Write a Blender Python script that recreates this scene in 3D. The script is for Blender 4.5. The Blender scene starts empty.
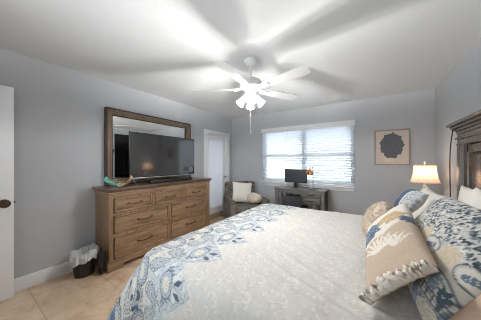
import bpy, bmesh, math, random
import numpy as np
from mathutils import Vector, Matrix

random.seed(7)
SC = bpy.context.scene
COL = SC.collection
PI = math.pi

# ------------------------------------------------------------------ camera, world, exposure
CAM_Z, YAW, FPX = 1.328, 0.58857, 192.467
cam = bpy.data.cameras.new('camera'); cam_o = bpy.data.objects.new('camera', cam); COL.objects.link(cam_o)
cam.sensor_fit = 'HORIZONTAL'; cam.sensor_width = 36.0; cam.lens = FPX / 481.0 * 36.0
cam.shift_y = 1.5 / 481.0; cam.clip_start = 0.02
cam_o.location = (0, 0, CAM_Z); cam_o.rotation_euler = (PI / 2, 0, YAW)
SC.camera = cam_o
world = bpy.data.worlds.new('world'); SC.world = world; world.use_nodes = True
wn = world.node_tree; bg = wn.nodes['Background']
bg.inputs[0].default_value = (0.95, 0.975, 1.0, 1); bg.inputs[1].default_value = 3.4
SC.view_settings.view_transform = 'Standard'; SC.view_settings.look = 'None'
SC.view_settings.exposure = 1.72; SC.view_settings.gamma = 1.0; SC.view_settings.use_curve_mapping = False
SC.cycles.use_denoising = True
SC.cycles.max_bounces = 10; SC.cycles.diffuse_bounces = 6; SC.cycles.transparent_max_bounces = 16
SC.cycles.sample_clamp_indirect = 6.0; SC.cycles.filter_width = 0.9
FAN_W, UP_FILL_W, LAMP_W = 4.6, 1.3, 0.7

# ------------------------------------------------------------------ room numbers
XL, XR, YB, YF, H = -2.992, 0.834, 4.074, -0.62, 2.44

# ------------------------------------------------------------------ helpers
def lin(r, g, b):
    f = lambda c: (c / 255 / 12.92) if c / 255 <= 0.04045 else ((c / 255 + 0.055) / 1.055) ** 2.4
    return (f(r), f(g), f(b), 1)

class Mat:
    def __init__(s, name):
        s.m = bpy.data.materials.new(name); s.m.use_nodes = True
        s.t = s.m.node_tree; s.n = s.t.nodes; s.b = s.n['Principled BSDF']; s.out = s.n['Material Output']
    def add(s, typ, **kw):
        n = s.n.new(typ)
        for k, v in kw.items():
            if k.startswith('i_'):
                key = k[2:]; key = int(key) if key.isdigit() else key.replace('_', ' ')
                n.inputs[key].default_value = v
            else: setattr(n, k, v)
        return n
    def link(s, a, b): s.t.links.new(a, b)

def ramp(M, fac, stops):
    r = M.add('ShaderNodeValToRGB'); cr = r.color_ramp
    while len(cr.elements) < len(stops): cr.elements.new(0.5)
    for e, (p, c) in zip(cr.elements, stops): e.position = p; e.color = c
    M.link(fac, r.inputs[0]); return r.outputs[0]

def plain(name, c, rough=0.5, metal=0.0, var=0.06, scale=12.0, bump=0.0, bscale=150.0, spec=0.5, stretch=None):
    """Base colour broken up by noise, and a fine bump."""
    M = Mat(name); b = M.b
    b.inputs['Roughness'].default_value = rough; b.inputs['Metallic'].default_value = metal
    b.inputs['Specular IOR Level'].default_value = spec
    tc = M.add('ShaderNodeTexCoord'); mp = M.add('ShaderNodeMapping')
    if stretch: mp.inputs['Scale'].default_value = stretch
    M.link(tc.outputs['Object'], mp.inputs[0])
    nz = M.add('ShaderNodeTexNoise', i_Scale=scale, i_Detail=4.0); M.link(mp.outputs[0], nz.inputs[0])
    lo = tuple(max(0, x * (1 - var)) for x in c[:3]) + (1,); hi = tuple(x * (1 + var) for x in c[:3]) + (1,)
    M.link(ramp(M, nz.outputs[0], [(0.3, lo), (0.7, hi)]), b.inputs['Base Color'])
    if bump:
        n2 = M.add('ShaderNodeTexNoise', i_Scale=bscale, i_Detail=3.0); M.link(tc.outputs['Object'], n2.inputs[0])
        bp = M.add('ShaderNodeBump', i_Strength=bump, i_Distance=0.004); M.link(n2.outputs[0], bp.inputs['Height'])
        M.link(bp.outputs[0], b.inputs['Normal'])
    return M.m

def wood(name, dark, light, rough=0.45, axis=1, scale=2.2, spec=0.5):
    M = Mat(name); b = M.b; b.inputs['Roughness'].default_value = rough; b.inputs['Specular IOR Level'].default_value = spec
    tc = M.add('ShaderNodeTexCoord'); mp = M.add('ShaderNodeMapping')
    s = [14, 14, 14]; s[axis] = 1.2; mp.inputs['Scale'].default_value = s
    M.link(tc.outputs['Object'], mp.inputs[0])
    nz = M.add('ShaderNodeTexNoise', i_Scale=scale, i_Detail=6.0, i_Roughness=0.65, i_Distortion=0.6); M.link(mp.outputs[0], nz.inputs[0])
    mid = tuple((a + c) / 2 for a, c in zip(dark, light))
    M.link(ramp(M, nz.outputs[0], [(0.28, dark), (0.5, mid), (0.72, light)]), b.inputs['Base Color'])
    bp = M.add('ShaderNodeBump', i_Strength=0.15, i_Distance=0.003); M.link(nz.outputs[0], bp.inputs['Height']); M.link(bp.outputs[0], b.inputs['Normal'])
    return M.m

def vcol(name, rough=0.85, bump=0.25, bscale=90.0, sheen=0.2, weave=0.05):
    """Printed or woven cloth: colour from the pattern painted per vertex, plus thread noise."""
    M = Mat(name); b = M.b; b.inputs['Roughness'].default_value = rough; b.inputs['Specular IOR Level'].default_value = 0.2
    b.inputs['Sheen Weight'].default_value = sheen
    vc = M.add('ShaderNodeVertexColor', layer_name='Col'); tc = M.add('ShaderNodeTexCoord')
    nz = M.add('ShaderNodeTexNoise', i_Scale=bscale, i_Detail=3.0); M.link(tc.outputs['Object'], nz.inputs[0])
    k = ramp(M, nz.outputs[0], [(0.3, (1 - weave,) * 3 + (1,)), (0.7, (1 + weave,) * 3 + (1,))])
    mx = M.add('ShaderNodeMix', data_type='RGBA', blend_type='MULTIPLY'); mx.inputs[0].default_value = 1
    M.link(vc.outputs[0], mx.inputs[6]); M.link(k, mx.inputs[7]); M.link(mx.outputs[2], b.inputs['Base Color'])
    bp = M.add('ShaderNodeBump', i_Strength=bump, i_Distance=0.004); M.link(nz.outputs[0], bp.inputs['Height']); M.link(bp.outputs[0], b.inputs['Normal'])
    return M.m

class MB:
    def __init__(s): s.bm = bmesh.new(); s.sharp = False
    def box(s, x0, x1, y0, y1, z0, z1, bev=0.0, seg=2, M=None):
        m = Matrix.Translation(((x0 + x1) / 2, (y0 + y1) / 2, (z0 + z1) / 2)) @ Matrix.Diagonal((abs(x1 - x0), abs(y1 - y0), abs(z1 - z0), 1))
        if M is not None: m = M @ m
        r = bmesh.ops.create_cube(s.bm, size=1, matrix=m)
        if bev > 0:
            es = {e for v in r['verts'] for e in v.link_edges}
            bmesh.ops.bevel(s.bm, geom=list(es), offset=min(bev, 0.45 * min(abs(x1 - x0), abs(y1 - y0), abs(z1 - z0))), segments=seg, affect='EDGES', profile=0.5)
        return s
    def lathe(s, prof, n=28, M=None, cap=True, jit=None):
        """prof: list of (radius, z)."""
        rings = []
        for k, (r, z) in enumerate(prof):
            ring = []
            for i in range(n):
                a = 2 * PI * i / n; rr = r * (jit(a, z) if jit else 1)
                p = Vector((rr * math.cos(a), rr * math.sin(a), z))
                ring.append(s.bm.verts.new(M @ p if M is not None else p))
            rings.append(ring)
        for a, b in zip(rings, rings[1:]):
            for i in range(n): s.bm.faces.new((a[i], a[(i + 1) % n], b[(i + 1) % n], b[i]))
        if cap:
            if prof[0][0] > 1e-5: s.bm.faces.new(rings[0][::-1])
            if prof[-1][0] > 1e-5: s.bm.faces.new(rings[-1])
        return s
    def tube(s, pts, r, n=8):
        pts = [Vector(p) for p in pts]; rings = []
        rs = r if isinstance(r, (list, tuple)) else [r] * len(pts)
        up = Vector((0, 0, 1))
        for i, p in enumerate(pts):
            t = (pts[min(i + 1, len(pts) - 1)] - pts[max(i - 1, 0)]).normalized()
            a = t.cross(up if abs(t.dot(up)) < 0.95 else Vector((1, 0, 0))).normalized(); b = t.cross(a)
            rings.append([s.bm.verts.new(p + (a * math.cos(2 * PI * k / n) + b * math.sin(2 * PI * k / n)) * rs[i]) for k in range(n)])
        for a, b in zip(rings, rings[1:]):
            for k in range(n): s.bm.faces.new((a[k], b[k], b[(k + 1) % n], a[(k + 1) % n]))
        s.bm.faces.new(rings[0]); s.bm.faces.new(rings[-1][::-1]); return s
    def ball(s, c, rx, ry=None, rz=None, n=16):
        ry = ry or rx; rz = rz or rx
        bmesh.ops.create_uvsphere(s.bm, u_segments=n, v_segments=max(6, n // 2), radius=1, matrix=Matrix.Translation(c) @ Matrix.Diagonal((rx, ry, rz, 1))); return s
    def prism(s, poly, z0, z1, M=None, bev=0):
        a = [s.bm.verts.new((M @ Vector((x, y, z0))) if M is not None else Vector((x, y, z0))) for x, y in poly]
        b = [s.bm.verts.new((M @ Vector((x, y, z1))) if M is not None else Vector((x, y, z1))) for x, y in poly]
        fs = [s.bm.faces.new(a[::-1]), s.bm.faces.new(b)]
        for i in range(len(poly)): fs.append(s.bm.faces.new((a[i], a[(i + 1) % len(a)], b[(i + 1) % len(a)], b[i])))
        if bev:
            es = {e for f in fs[:2] for e in f.edges}
            bmesh.ops.bevel(s.bm, geom=list(es), offset=bev, segments=2, affect='EDGES')
        return s
    def build(s, name, mat, parent=None, loc=None, angle=35):
        bmesh.ops.recalc_face_normals(s.bm, faces=s.bm.faces[:])
        me = bpy.data.meshes.new(name); s.bm.to_mesh(me); s.bm.free()
        me.materials.append(mat)
        return finish(name, me, parent, loc, angle)

def finish(name, me, parent=None, loc=None, angle=35):
    for p in me.polygons: p.use_smooth = True
    try: me.set_sharp_from_angle(angle=math.radians(angle))
    except Exception: pass
    o = bpy.data.objects.new(name, me); COL.objects.link(o)
    if loc is not None: o.location = loc
    if parent is not None: o.parent = parent
    return o

def tag(o, label=None, cat=None, group=None, kind=None):
    if label: o['label'] = label
    if cat: o['category'] = cat
    if group: o['group'] = group
    if kind: o['kind'] = kind
    return o

def empty(name, loc, rz=0.0, label=None, cat=None, group=None, kind=None):
    o = bpy.data.objects.new(name, None); COL.objects.link(o); o.empty_display_size = 0.05
    o.location = loc; o.rotation_euler = (0, 0, rz); return tag(o, label, cat, group, kind)

def struct(name, mb, mat, label=None, parent=None):
    o = mb.build(name, mat, parent); o['kind'] = 'structure'
    if label: o['label'] = label
    return o

# ------------------------------------------------------------------ materials
def wall_mat():
    M = Mat('wall_paint'); b = M.b; b.inputs['Roughness'].default_value = 0.75; b.inputs['Specular IOR Level'].default_value = 0.25
    tc = M.add('ShaderNodeTexCoord'); nz = M.add('ShaderNodeTexNoise', i_Scale=1.3, i_Detail=2.0); M.link(tc.outputs['Object'], nz.inputs[0])
    M.link(ramp(M, nz.outputs[0], [(0.3, lin(184, 186, 190)), (0.7, lin(190, 192, 195))]), b.inputs['Base Color'])
    n2 = M.add('ShaderNodeTexNoise', i_Scale=110.0, i_Detail=3.0); M.link(tc.outputs['Object'], n2.inputs[0])
    bp = M.add('ShaderNodeBump', i_Strength=0.08, i_Distance=0.003); M.link(n2.outputs[0], bp.inputs['Height']); M.link(bp.outputs[0], b.inputs['Normal'])
    return M.m
def floor_mat():
    M = Mat('travertine_tile'); b = M.b; b.inputs['Roughness'].default_value = 0.42
    tc = M.add('ShaderNodeTexCoord'); mp = M.add('ShaderNodeMapping'); mp.inputs['Location'].default_value = (2.095 + 0.65 * 4, -0.44 + 0.525 * 4, 0)
    M.link(tc.outputs['Object'], mp.inputs[0])
    br = M.add('ShaderNodeTexBrick', offset=0.0, squash=1.0, i_Scale=1.0, i_Mortar_Size=0.0045, i_Mortar_Smooth=0.3, i_Brick_Width=0.65, i_Row_Height=0.525, i_Bias=0.0)
    br.inputs['Color1'].default_value = (1.04, 1.03, 1.0, 1); br.inputs['Color2'].default_value = (0.93, 0.92, 0.92, 1); br.inputs['Mortar'].default_value = (0.74, 0.70, 0.67, 1)
    M.link(mp.outputs[0], br.inputs[0])
    nz = M.add('ShaderNodeTexNoise', i_Scale=3.2, i_Detail=8.0, i_Roughness=0.62, i_Distortion=1.2); M.link(tc.outputs['Object'], nz.inputs[0])
    c = ramp(M, nz.outputs[0], [(0.25, lin(178, 144, 114)), (0.45, lin(216, 188, 158)), (0.6, lin(228, 204, 178)), (0.8, lin(234, 216, 194))])
    mx = M.add('ShaderNodeMix', data_type='RGBA', blend_type='MULTIPLY'); mx.inputs[0].default_value = 1
    M.link(c, mx.inputs[6]); M.link(br.outputs[0], mx.inputs[7]); M.link(mx.outputs[2], b.inputs['Base Color'])
    bp = M.add('ShaderNodeBump', i_Strength=0.25, i_Distance=0.004, invert=True); M.link(br.outputs[1], bp.inputs['Height']); M.link(bp.outputs[0], b.inputs['Normal'])
    return M.m
def translucent(name, c, mix=0.5, transp=0.0, rough=0.5):
    M = Mat(name); b = M.b; b.inputs['Base Color'].default_value = c; b.inputs['Roughness'].default_value = rough
    tc = M.add('ShaderNodeTexCoord'); nz = M.add('ShaderNodeTexNoise', i_Scale=60.0); M.link(tc.outputs['Object'], nz.inputs[0])
    lo = tuple(x * 0.95 for x in c[:3]) + (1,)
    cc = ramp(M, nz.outputs[0], [(0.35, lo), (0.65, c)]); M.link(cc, b.inputs['Base Color'])
    tr = M.add('ShaderNodeBsdfTranslucent'); M.link(cc, tr.inputs[0])
    m1 = M.add('ShaderNodeMixShader'); m1.inputs[0].default_value = mix; M.link(b.outputs[0], m1.inputs[1]); M.link(tr.outputs[0], m1.inputs[2])
    if transp:
        tp = M.add('ShaderNodeBsdfTransparent'); m2 = M.add('ShaderNodeMixShader'); m2.inputs[0].default_value = transp
        M.link(m1.outputs[0], m2.inputs[1]); M.link(tp.outputs[0], m2.inputs[2]); M.link(m2.outputs[0], M.out.inputs[0])
    else: M.link(m1.outputs[0], M.out.inputs[0])
    return M.m
def glass_pane():
    M = Mat('window_glass'); tp = M.add('ShaderNodeBsdfTransparent', i_0=(0.93, 0.96, 0.97, 1)); gl = M.add('ShaderNodeBsdfGlossy', i_Roughness=0.02)
    fr = M.add('ShaderNodeFresnel', i_IOR=1.45); mx = M.add('ShaderNodeMixShader'); M.link(fr.outputs[0], mx.inputs[0]); M.link(tp.outputs[0], mx.inputs[1]); M.link(gl.outputs[0], mx.inputs[2])
    M.link(mx.outputs[0], M.out.inputs[0]); return M.m
def emit(name, c, s):
    M = Mat(name); M.b.inputs['Base Color'].default_value = c; M.b.inputs['Emission Color'].default_value = c; M.b.inputs['Emission Strength'].default_value = s
    return M.m
def tweed():
    M = Mat('woven_tweed'); b = M.b; b.inputs['Roughness'].default_value = 0.9; b.inputs['Specular IOR Level'].default_value = 0.15
    tc = M.add('ShaderNodeTexCoord'); ck = M.add('ShaderNodeTexVoronoi', i_Scale=42.0); M.link(tc.outputs['Object'], ck.inputs[0])
    nz = M.add('ShaderNodeTexNoise', i_Scale=26.0, i_Detail=2.0); M.link(tc.outputs['Object'], nz.inputs[0])
    ad = M.add('ShaderNodeMath', operation='ADD'); M.link(ck.outputs['Distance'], ad.inputs[0]); M.link(nz.outputs[0], ad.inputs[1])
    M.link(ramp(M, ad.outputs[0], [(0.55, lin(42, 41, 40)), (0.85, lin(74, 71, 68)), (1.15, lin(130, 124, 116))]), b.inputs['Base Color'])
    bp = M.add('ShaderNodeBump', i_Strength=0.5, i_Distance=0.006); M.link(ad.outputs[0], bp.inputs['Height']); M.link(bp.outputs[0], b.inputs['Normal'])
    return M.m

m_wall = wall_mat(); m_floor = floor_mat()
m_ceil = plain('ceiling_paint', lin(228, 229, 230), 0.9, var=0.012, scale=30, bump=0.35, bscale=70)
m_trim = plain('white_trim', lin(238, 239, 240), 0.35, var=0.01)
m_door = plain('white_door_paint', lin(240, 241, 243), 0.35, var=0.01)
m_vinyl = plain('white_vinyl', lin(225, 229, 233), 0.4, var=0.01)
m_slat = translucent('white_blind_slat', lin(230, 233, 237), 0.45)
m_glass = glass_pane()
m_slat_closed = translucent('closed_blind_slat', lin(236, 238, 242), 0.15)
m_bronze = plain('dark_bronze', lin(96, 80, 66), 0.3, 0.8, var=0.15, scale=30)
m_dark_metal = plain('dark_metal', lin(40, 38, 37), 0.4, 0.6)
m_dresser = wood('dresser_oak', lin(108, 83, 61), lin(180, 147, 115), 0.42, axis=1)
m_dresser_v = wood('dresser_oak_upright', lin(104, 81, 61), lin(172, 140, 110), 0.42, axis=2)
m_dresser_d = wood('dresser_top_oak', lin(72, 55, 42), lin(118, 94, 74), 0.3, axis=1)
m_mframe = wood('mirror_frame_wood', lin(104, 86, 68), lin(156, 134, 110), 0.32, axis=2)
m_mframe_d = wood('mirror_frame_dark', lin(48, 38, 30), lin(78, 62, 49), 0.35, axis=1)
m_hb = wood('headboard_wood', lin(78, 69, 63), lin(126, 113, 103), 0.18, axis=1)
m_hb_v = wood('headboard_wood_upright', lin(78, 71, 68), lin(120, 111, 106), 0.15, axis=2)
m_hb_dark = wood('headboard_groove', lin(38, 33, 30), lin(58, 51, 47), 0.4, axis=2)
M_ = Mat('mirror_glass'); M_.b.inputs['Metallic'].default_value = 1; M_.b.inputs['Roughness'].default_value = 0.01; M_.b.inputs['Base Color'].default_value = (0.86, 0.88, 0.88, 1); m_mirror = M_.m
m_black = plain('black_plastic', lin(26, 26, 28), 0.35)
m_black_m = plain('matt_black', lin(16, 16, 17), 0.7)
m_screen = plain('screen_glass', lin(36, 38, 40), 0.09, var=0.01, spec=0.9)
m_screen.node_tree.nodes['Principled BSDF'].inputs['IOR'].default_value = 1.75
m_screen2 = plain('monitor_glass', lin(64, 67, 71), 0.25, var=0.02)
m_silver = plain('silver_plastic', lin(170, 172, 175), 0.3, 0.7)
m_fan = plain('white_fan_enamel', lin(238, 238, 238), 0.35, var=0.01)
m_shade_glass = translucent('frosted_glass', (0.9, 0.9, 0.9, 1), 0.35, 0.5)
m_lampshade = translucent('cream_lampshade', lin(248, 228, 212), 0.6)
m_lampbase = plain('pale_glass_lamp_base', lin(214, 220, 208), 0.12, var=0.05)
m_desk = wood('grey_desk_wood', lin(92, 90, 87), lin(124, 121, 117), 0.5, axis=0)
m_tweed = tweed()
m_linen = plain('white_linen', lin(228, 224, 217), 0.9, var=0.03, scale=40, bump=0.2, bscale=120, spec=0.15)
m_sham = plain('white_cotton', lin(235, 231, 224), 0.9, var=0.02, scale=30, bump=0.2, bscale=60, spec=0.15)
m_beige_fur = plain('beige_fur', lin(216, 202, 186), 0.95, var=0.12, scale=30, bump=0.8, bscale=50, spec=0.1)
m_tan_back = plain('tan_linen', lin(184, 160, 136), 0.9, var=0.05, scale=60, bump=0.2, spec=0.15)
m_peach = plain('peach_linen', lin(206, 178, 157), 0.9, var=0.04, scale=30, bump=0.2, spec=0.15)
m_ruffle = plain('cream_fringe', lin(236, 228, 216), 0.95, var=0.06, scale=60, bump=0.5, bscale=120, spec=0.1)
m_bag = translucent('white_bin_liner', lin(238, 239, 241), 0.3, 0.0, 0.3)
m_bin = plain('brown_black_bin', lin(48, 42, 38), 0.4, var=0.3, scale=60)
m_cloth = vcol('printed_coverlet', 0.85, 0.35, 70.0)
m_print = vcol('printed_pillow', 0.88, 0.3, 110.0)
m_dark_fabric = plain('dark_grey_fabric', lin(62, 63, 68), 0.9, var=0.12, scale=60)
m_mat_board = plain('linen_art_ground', lin(208, 195, 187), 0.8, var=0.05, scale=60)
m_coral = plain('grey_coral_print', lin(98, 100, 106), 0.8, var=0.25, scale=45)
m_artframe = wood('pale_art_frame', lin(150, 133, 118), lin(180, 163, 148), 0.5, axis=0)
m_stucco = plain('exterior_ground', lin(196, 196, 192), 0.9)

# ------------------------------------------------------------------ room shell
T = 0.12
struct('floor', MB().box(XL - T, XR + T, YF - T, YB + T, -0.1, 0), m_floor, 'beige travertine tile floor')
struct('ceiling', MB().box(XL - T, XR + T, YF - T, YB + T, H, H + 0.1), m_ceil, 'white textured ceiling')
WX0, WX1, WZ0, WZ1 = -2.05, -0.238, 0.89, 2.03        # window opening
w = MB()
w.box(XL - T, WX0, YB, YB + T, 0, H); w.box(WX1, XR + T, YB, YB + T, 0, H)
w.box(WX0, WX1, YB, YB + T, 0, WZ0); w.box(WX0, WX1, YB, YB + T, WZ1, H)
struct('wall_back', w, m_wall, 'grey painted wall with the window')
DY0, DY1, DZ1 = 3.105, 3.88, 1.965                    # far door opening in the left wall
w = MB()
w.box(XL - T, XL, YF, DY0, 0, H); w.box(XL - T, XL, DY1, YB, 0, H); w.box(XL - T, XL, DY0, DY1, DZ1, H)
struct('wall_left', w, m_wall, 'grey painted wall behind the dresser')
struct('wall_right', MB().box(XR, XR + T, YF, YB, 0, H), m_wall, 'grey painted wall behind the headboard')
w = MB()
w.box(XL - T, -1.9, YF - T, YF, 0, H); w.box(-0.7, XR + T, YF - T, YF, 0, H); w.box(-1.9, -0.7, YF - T, YF, 0, 0.85); w.box(-1.9, -0.7, YF - T, YF, 2.1, H)
struct('wall_front', w, m_wall, 'grey painted wall with an opening added for fill light, facing the desk')
w2 = empty('fill_window', (-1.3, YF - 0.06, 0.85)); tag(w2, 'made-up window behind the viewer, added for fill light', None, None, 'structure')  # made-up window, added to let soft fill light into the room
def baseboard(name, x0, x1, y0, y1, nx, ny):
    m = MB(); m.box(x0, x1, y0, y1, 0.0, 0.115, 0.003)
    m.box(x0 if nx >= 0 else x0 + 0.006, x1 if nx <= 0 else x1 - 0.006, y0 if ny >= 0 else y0 + 0.006, y1 if ny <= 0 else y1 - 0.006, 0.11, 0.138, 0.006)
    struct(name, m, m_trim)
baseboard('baseboard_left', XL, XL + 0.016, YF, DY0 - 0.075, 1, 0)
baseboard('baseboard_back', XL, XR, YB - 0.016, YB, 0, -1)
baseboard('baseboard_right', XR - 0.016, XR, YF, YB - 0.02, -1, 0)

struct('bounce_ground', MB().box(-9, 8, YB + T + 0.02, YB + 12, -0.3, -0.2), m_stucco, 'unseen pale ground added outside the window to bounce daylight')  # unseen ground, added to bounce daylight up to the ceiling
# window with frame, mullion, meeting rails, panes and sill
win = empty('window_1', ((WX0 + WX1) / 2, YB + 0.06, WZ0)); tag(win, 'wide double window behind white blinds', None, None, 'structure')
def rel(o, parent):
    o.parent = parent; o.matrix_parent_inverse = Matrix.Translation(-Vector(parent.location)); return o
xm = -1.13
f = MB()
for a, b in ((-1.9, -1.85), (-0.75, -0.7), (-1.33, -1.27)): f.box(a, b, YF - 0.09, YF - 0.03, 0.85, 2.1, 0.004)
for a, b in ((0.85, 0.9), (2.05, 2.1)): f.box(-1.9, -0.7, YF - 0.09, YF - 0.03, a, b, 0.004)
rel(f.build('window_frame', m_vinyl), w2)  # frame of the added fill window
for a, b in ((-1.86, -1.32), (-1.28, -0.74)): rel(MB().box(a, b, YF - 0.063, YF - 0.058, 0.89, 2.06).build('window_pane', m_glass), w2)
f = MB()
for a, b in ((WX0, WX0 + 0.045), (WX1 - 0.045, WX1), (xm - 0.05, xm + 0.05)): f.box(a, b, YB + 0.035, YB + 0.095, WZ0, WZ1, 0.004)
for a, b in ((WZ0, WZ0 + 0.05), (WZ1 - 0.05, WZ1), (1.435, 1.495)): f.box(WX0, WX1, YB + 0.04, YB + 0.09, a, b, 0.004)
rel(f.build('window_frame', m_vinyl), win)
for a, b in ((WX0 + 0.04, xm - 0.045), (xm + 0.045, WX1 - 0.04)):
    rel(MB().box(a, b, YB + 0.062, YB + 0.068, WZ0 + 0.04, WZ1 - 0.04).build('window_pane', m_glass), win)
rel(MB().box(-2.085, -0.205, YB - 0.055, YB + 0.03, 0.835, 0.862, 0.005).box(-2.06, -0.23, YB - 0.018, YB, 0.775, 0.835, 0.004).build('window_sill', m_trim), win)

# blinds
bl = empty('window_blind', ((WX0 + WX1) / 2, YB - 0.04, 0.87), 0, 'wide white horizontal slat blind covering the window above the desk', 'blind')
BX0, BX1 = -2.075, -0.213
rel(MB().box(BX0 - 0.012, BX1 + 0.012, YB - 0.085, YB - 0.07, 1.985, 2.078, 0.004).box(BX0 - 0.012, BX0, YB - 0.08, YB - 0.004, 1.985, 2.078, 0.003)
    .box(BX1, BX1 + 0.012, YB - 0.08, YB - 0.004, 1.985, 2.078, 0.003).build('headrail', m_trim), bl)
s = MB(); PITCH = 0.0482; z = 1.965
SL = []
while z > 0.925:
    M = Matrix.Translation((0, YB - 0.04, z)) @ Matrix.Rotation(math.radians(-46), 4, 'X')
    s.box(BX0, BX1, -0.029, 0.029, -0.0015, 0.0015, 0, M=M); z -= PITCH
rel(s.build('slats', m_slat), bl)
rel(MB().box(BX0, BX1, YB - 0.062, YB - 0.022, 0.868, 0.888, 0.004).build('bottom_rail', m_trim), bl)
for x in (-1.92, -1.5, -0.78, -0.37):
    rel(MB().box(x - 0.003, x + 0.003, YB - 0.074, YB - 0.072, 0.88, 1.99).build('ladder_cord', m_trim), bl)
rel(MB().tube([(-1.95, YB - 0.09, 1.985), (-1.95, YB - 0.092, 1.35)], 0.005, 6).build('tilt_wand', m_vinyl), bl)

# far door in the left wall: casing, glazed leaf with an enclosed blind, knob
d2 = empty('door_2', (XL, (DY0 + DY1) / 2, 0)); tag(d2, 'white glazed door with a blind inside its glass', None, None, 'structure')
c = MB()
c.box(XL, XL + 0.02, DY0 - 0.07, DY0, 0, DZ1 + 0.07, 0.004); c.box(XL, XL + 0.02, DY1, DY1 + 0.07, 0, DZ1 + 0.07, 0.004); c.box(XL, XL + 0.02, DY0, DY1, DZ1, DZ1 + 0.07, 0.004)
c.box(XL - T, XL, DY0, DY0 + 0.015, 0, DZ1); c.box(XL - T, XL, DY1 - 0.015, DY1, 0, DZ1); c.box(XL - T, XL, DY0, DY1, DZ1 - 0.015, DZ1)
rel(c.build('door_frame', m_trim), d2)
c = MB(); xa, xb = XL - 0.085, XL - 0.045; g0, g1 = DY0 + 0.12, DY1 - 0.12
c.box(xa, xb, DY0 + 0.018, g0, 0.1, DZ1 - 0.018, 0.003); c.box(xa, xb, g1, DY1 - 0.018, 0.1, DZ1 - 0.018, 0.003)
c.box(xa, xb, g0, g1, 0.1, 0.24, 0.003); c.box(xa, xb, g0, g1, DZ1 - 0.13, DZ1 - 0.018, 0.003)
for a, b in ((g0, g0 + 0.022), (g1 - 0.022, g1)): c.box(xb - 0.004, xb + 0.01, a, b, 0.24, DZ1 - 0.13, 0.004)
for a, b in ((0.24, 0.262), (DZ1 - 0.152, DZ1 - 0.13)): c.box(xb - 0.004, xb + 0.01, g0, g1, a, b, 0.004)
rel(c.build('door_leaf', m_door), d2)
c = MB(); zz = 0.28
while zz < DZ1 - 0.16:
    c.box(xa + 0.006, xb - 0.012, g0 + 0.02, g1 - 0.02, zz, zz + 0.0015, M=None); zz += 0.022
c.box(xa + 0.012, xa + 0.016, g0, g1, 0.24, DZ1 - 0.13)
rel(c.build('glass_blind', m_slat_closed), d2)
rel(MB().lathe([(0.0, 0), (0.026, 0.0), (0.026, 0.008), (0.011, 0.012), (0.011, 0.03), (0.024, 0.036), (0.028, 0.05), (0.022, 0.062), (0.0, 0.066)], 16,
    Matrix.Translation((xb, DY1 - 0.075, 0.95)) @ Matrix.Rotation(PI / 2, 4, 'Y')).build('door_knob', m_silver), d2)
rel(MB().box(XL - T, XL - 0.005, DY0, DY1, 0, 0.1, 0.004).build('door_threshold', plain('threshold_tan', lin(176, 152, 126), 0.5)), d2)

# near door, folded back flat against the left wall
d1 = empty('door_1', (-2.9, 0.33, 0)); tag(d1, 'white door standing open against the left wall', None, None, 'structure')
m = MB().box(-2.905, -2.868, -0.45, 0.333, 0.012, 2.045, 0.003)
rel(m.build('door_leaf', m_door), d1)
Mk = Matrix.Translation((-2.868, 0.272, 0.932)) @ Matrix.Rotation(PI / 2, 4, 'Y')
kb = MB().lathe([(0.0, 0), (0.038, 0.0), (0.038, 0.006), (0.03, 0.012), (0.014, 0.016), (0.013, 0.03), (0.026, 0.035), (0.037, 0.046), (0.038, 0.055), (0.03, 0.066), (0.014, 0.071), (0.0, 0.072)], 24, Mk)
rel(kb.build('door_knob', m_bronze), d1)
rel(MB().box(-2.893, -2.88, 0.332, 0.345, 0.923, 0.941, 0.003).build('latch', m_bronze), d1)

# ------------------------------------------------------------------ ceiling fan
FX, FY = -1.08, 1.82
fan = empty('ceiling_fan', (FX, FY, H), 0, 'white five blade ceiling fan with glass light kit above the bed', 'ceiling fan')
MB().lathe([(0.0, 0), (0.07, 0.0), (0.072, -0.02), (0.06, -0.045), (0.03, -0.062), (0.0, -0.064)], 32).build('canopy', m_fan, fan)
MB().tube([(0, 0, -0.06), (0, 0, -0.21)], 0.012, 12).build('downrod', m_fan, fan)
MB().lathe([(0.0, -0.2), (0.03, -0.2), (0.06, -0.215), (0.105, -0.23), (0.122, -0.25), (0.122, -0.285), (0.112, -0.305), (0.07, -0.325), (0.065, -0.35), (0.0, -0.35)], 36).build('motor_housing', m_fan, fan)
BZ = -0.315
def blade_mesh():
    n = 14; out = []
    for i in range(n + 1):
        t = i / n; x = 0.17 + 0.49 * t; wdt = 0.050 + 0.020 * t
        if t > 0.86: wdt *= math.sqrt(max(0.0, 1 - ((t - 0.86) / 0.14) ** 2 * 0.55))
        if t < 0.08: wdt *= 0.8 + 2.5 * t
        out.append((x, wdt))
    poly = [(x, -wd) for x, wd in out] + [(x, wd) for x, wd in out[::-1]]
    return poly
BM = Matrix.Rotation(math.radians(-12), 4, 'X')
b0 = None
for k in range(5):
    a = math.radians(-82 + 72 * k)
    if b0 is None:
        b0 = MB().prism(blade_mesh(), -0.003, 0.003, BM).build('blade', m_fan, fan)
        i0 = MB()
        i0.box(0.09, 0.15, -0.014, 0.014, 0.0, 0.01, 0.003).box(0.13, 0.24, -0.03, 0.03, -0.012, -0.0035, 0.003, M=BM).tube([(0.12, -0.02, 0.004), (0.15, -0.034, 0.0), (0.19, -0.028, -0.01)], 0.006, 6).tube([(0.12, 0.02, 0.004), (0.15, 0.034, 0.0), (0.19, 0.028, -0.01)], 0.006, 6)
        i0 = i0.build('blade_bracket', m_fan, b0); bb = b0
    else:
        bb = b0.copy(); COL.objects.link(bb); bb.parent = fan
        ii = i0.copy(); COL.objects.link(ii); ii.parent = bb
    bb.location = (0, 0, BZ); bb.rotation_euler = (0, 0, a)
lk = MB().lathe([(0.0, -0.35), (0.055, -0.35), (0.06, -0.37), (0.05, -0.395), (0.03, -0.41), (0.0, -0.412)], 28).build('light_kit', m_fan, fan)
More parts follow.
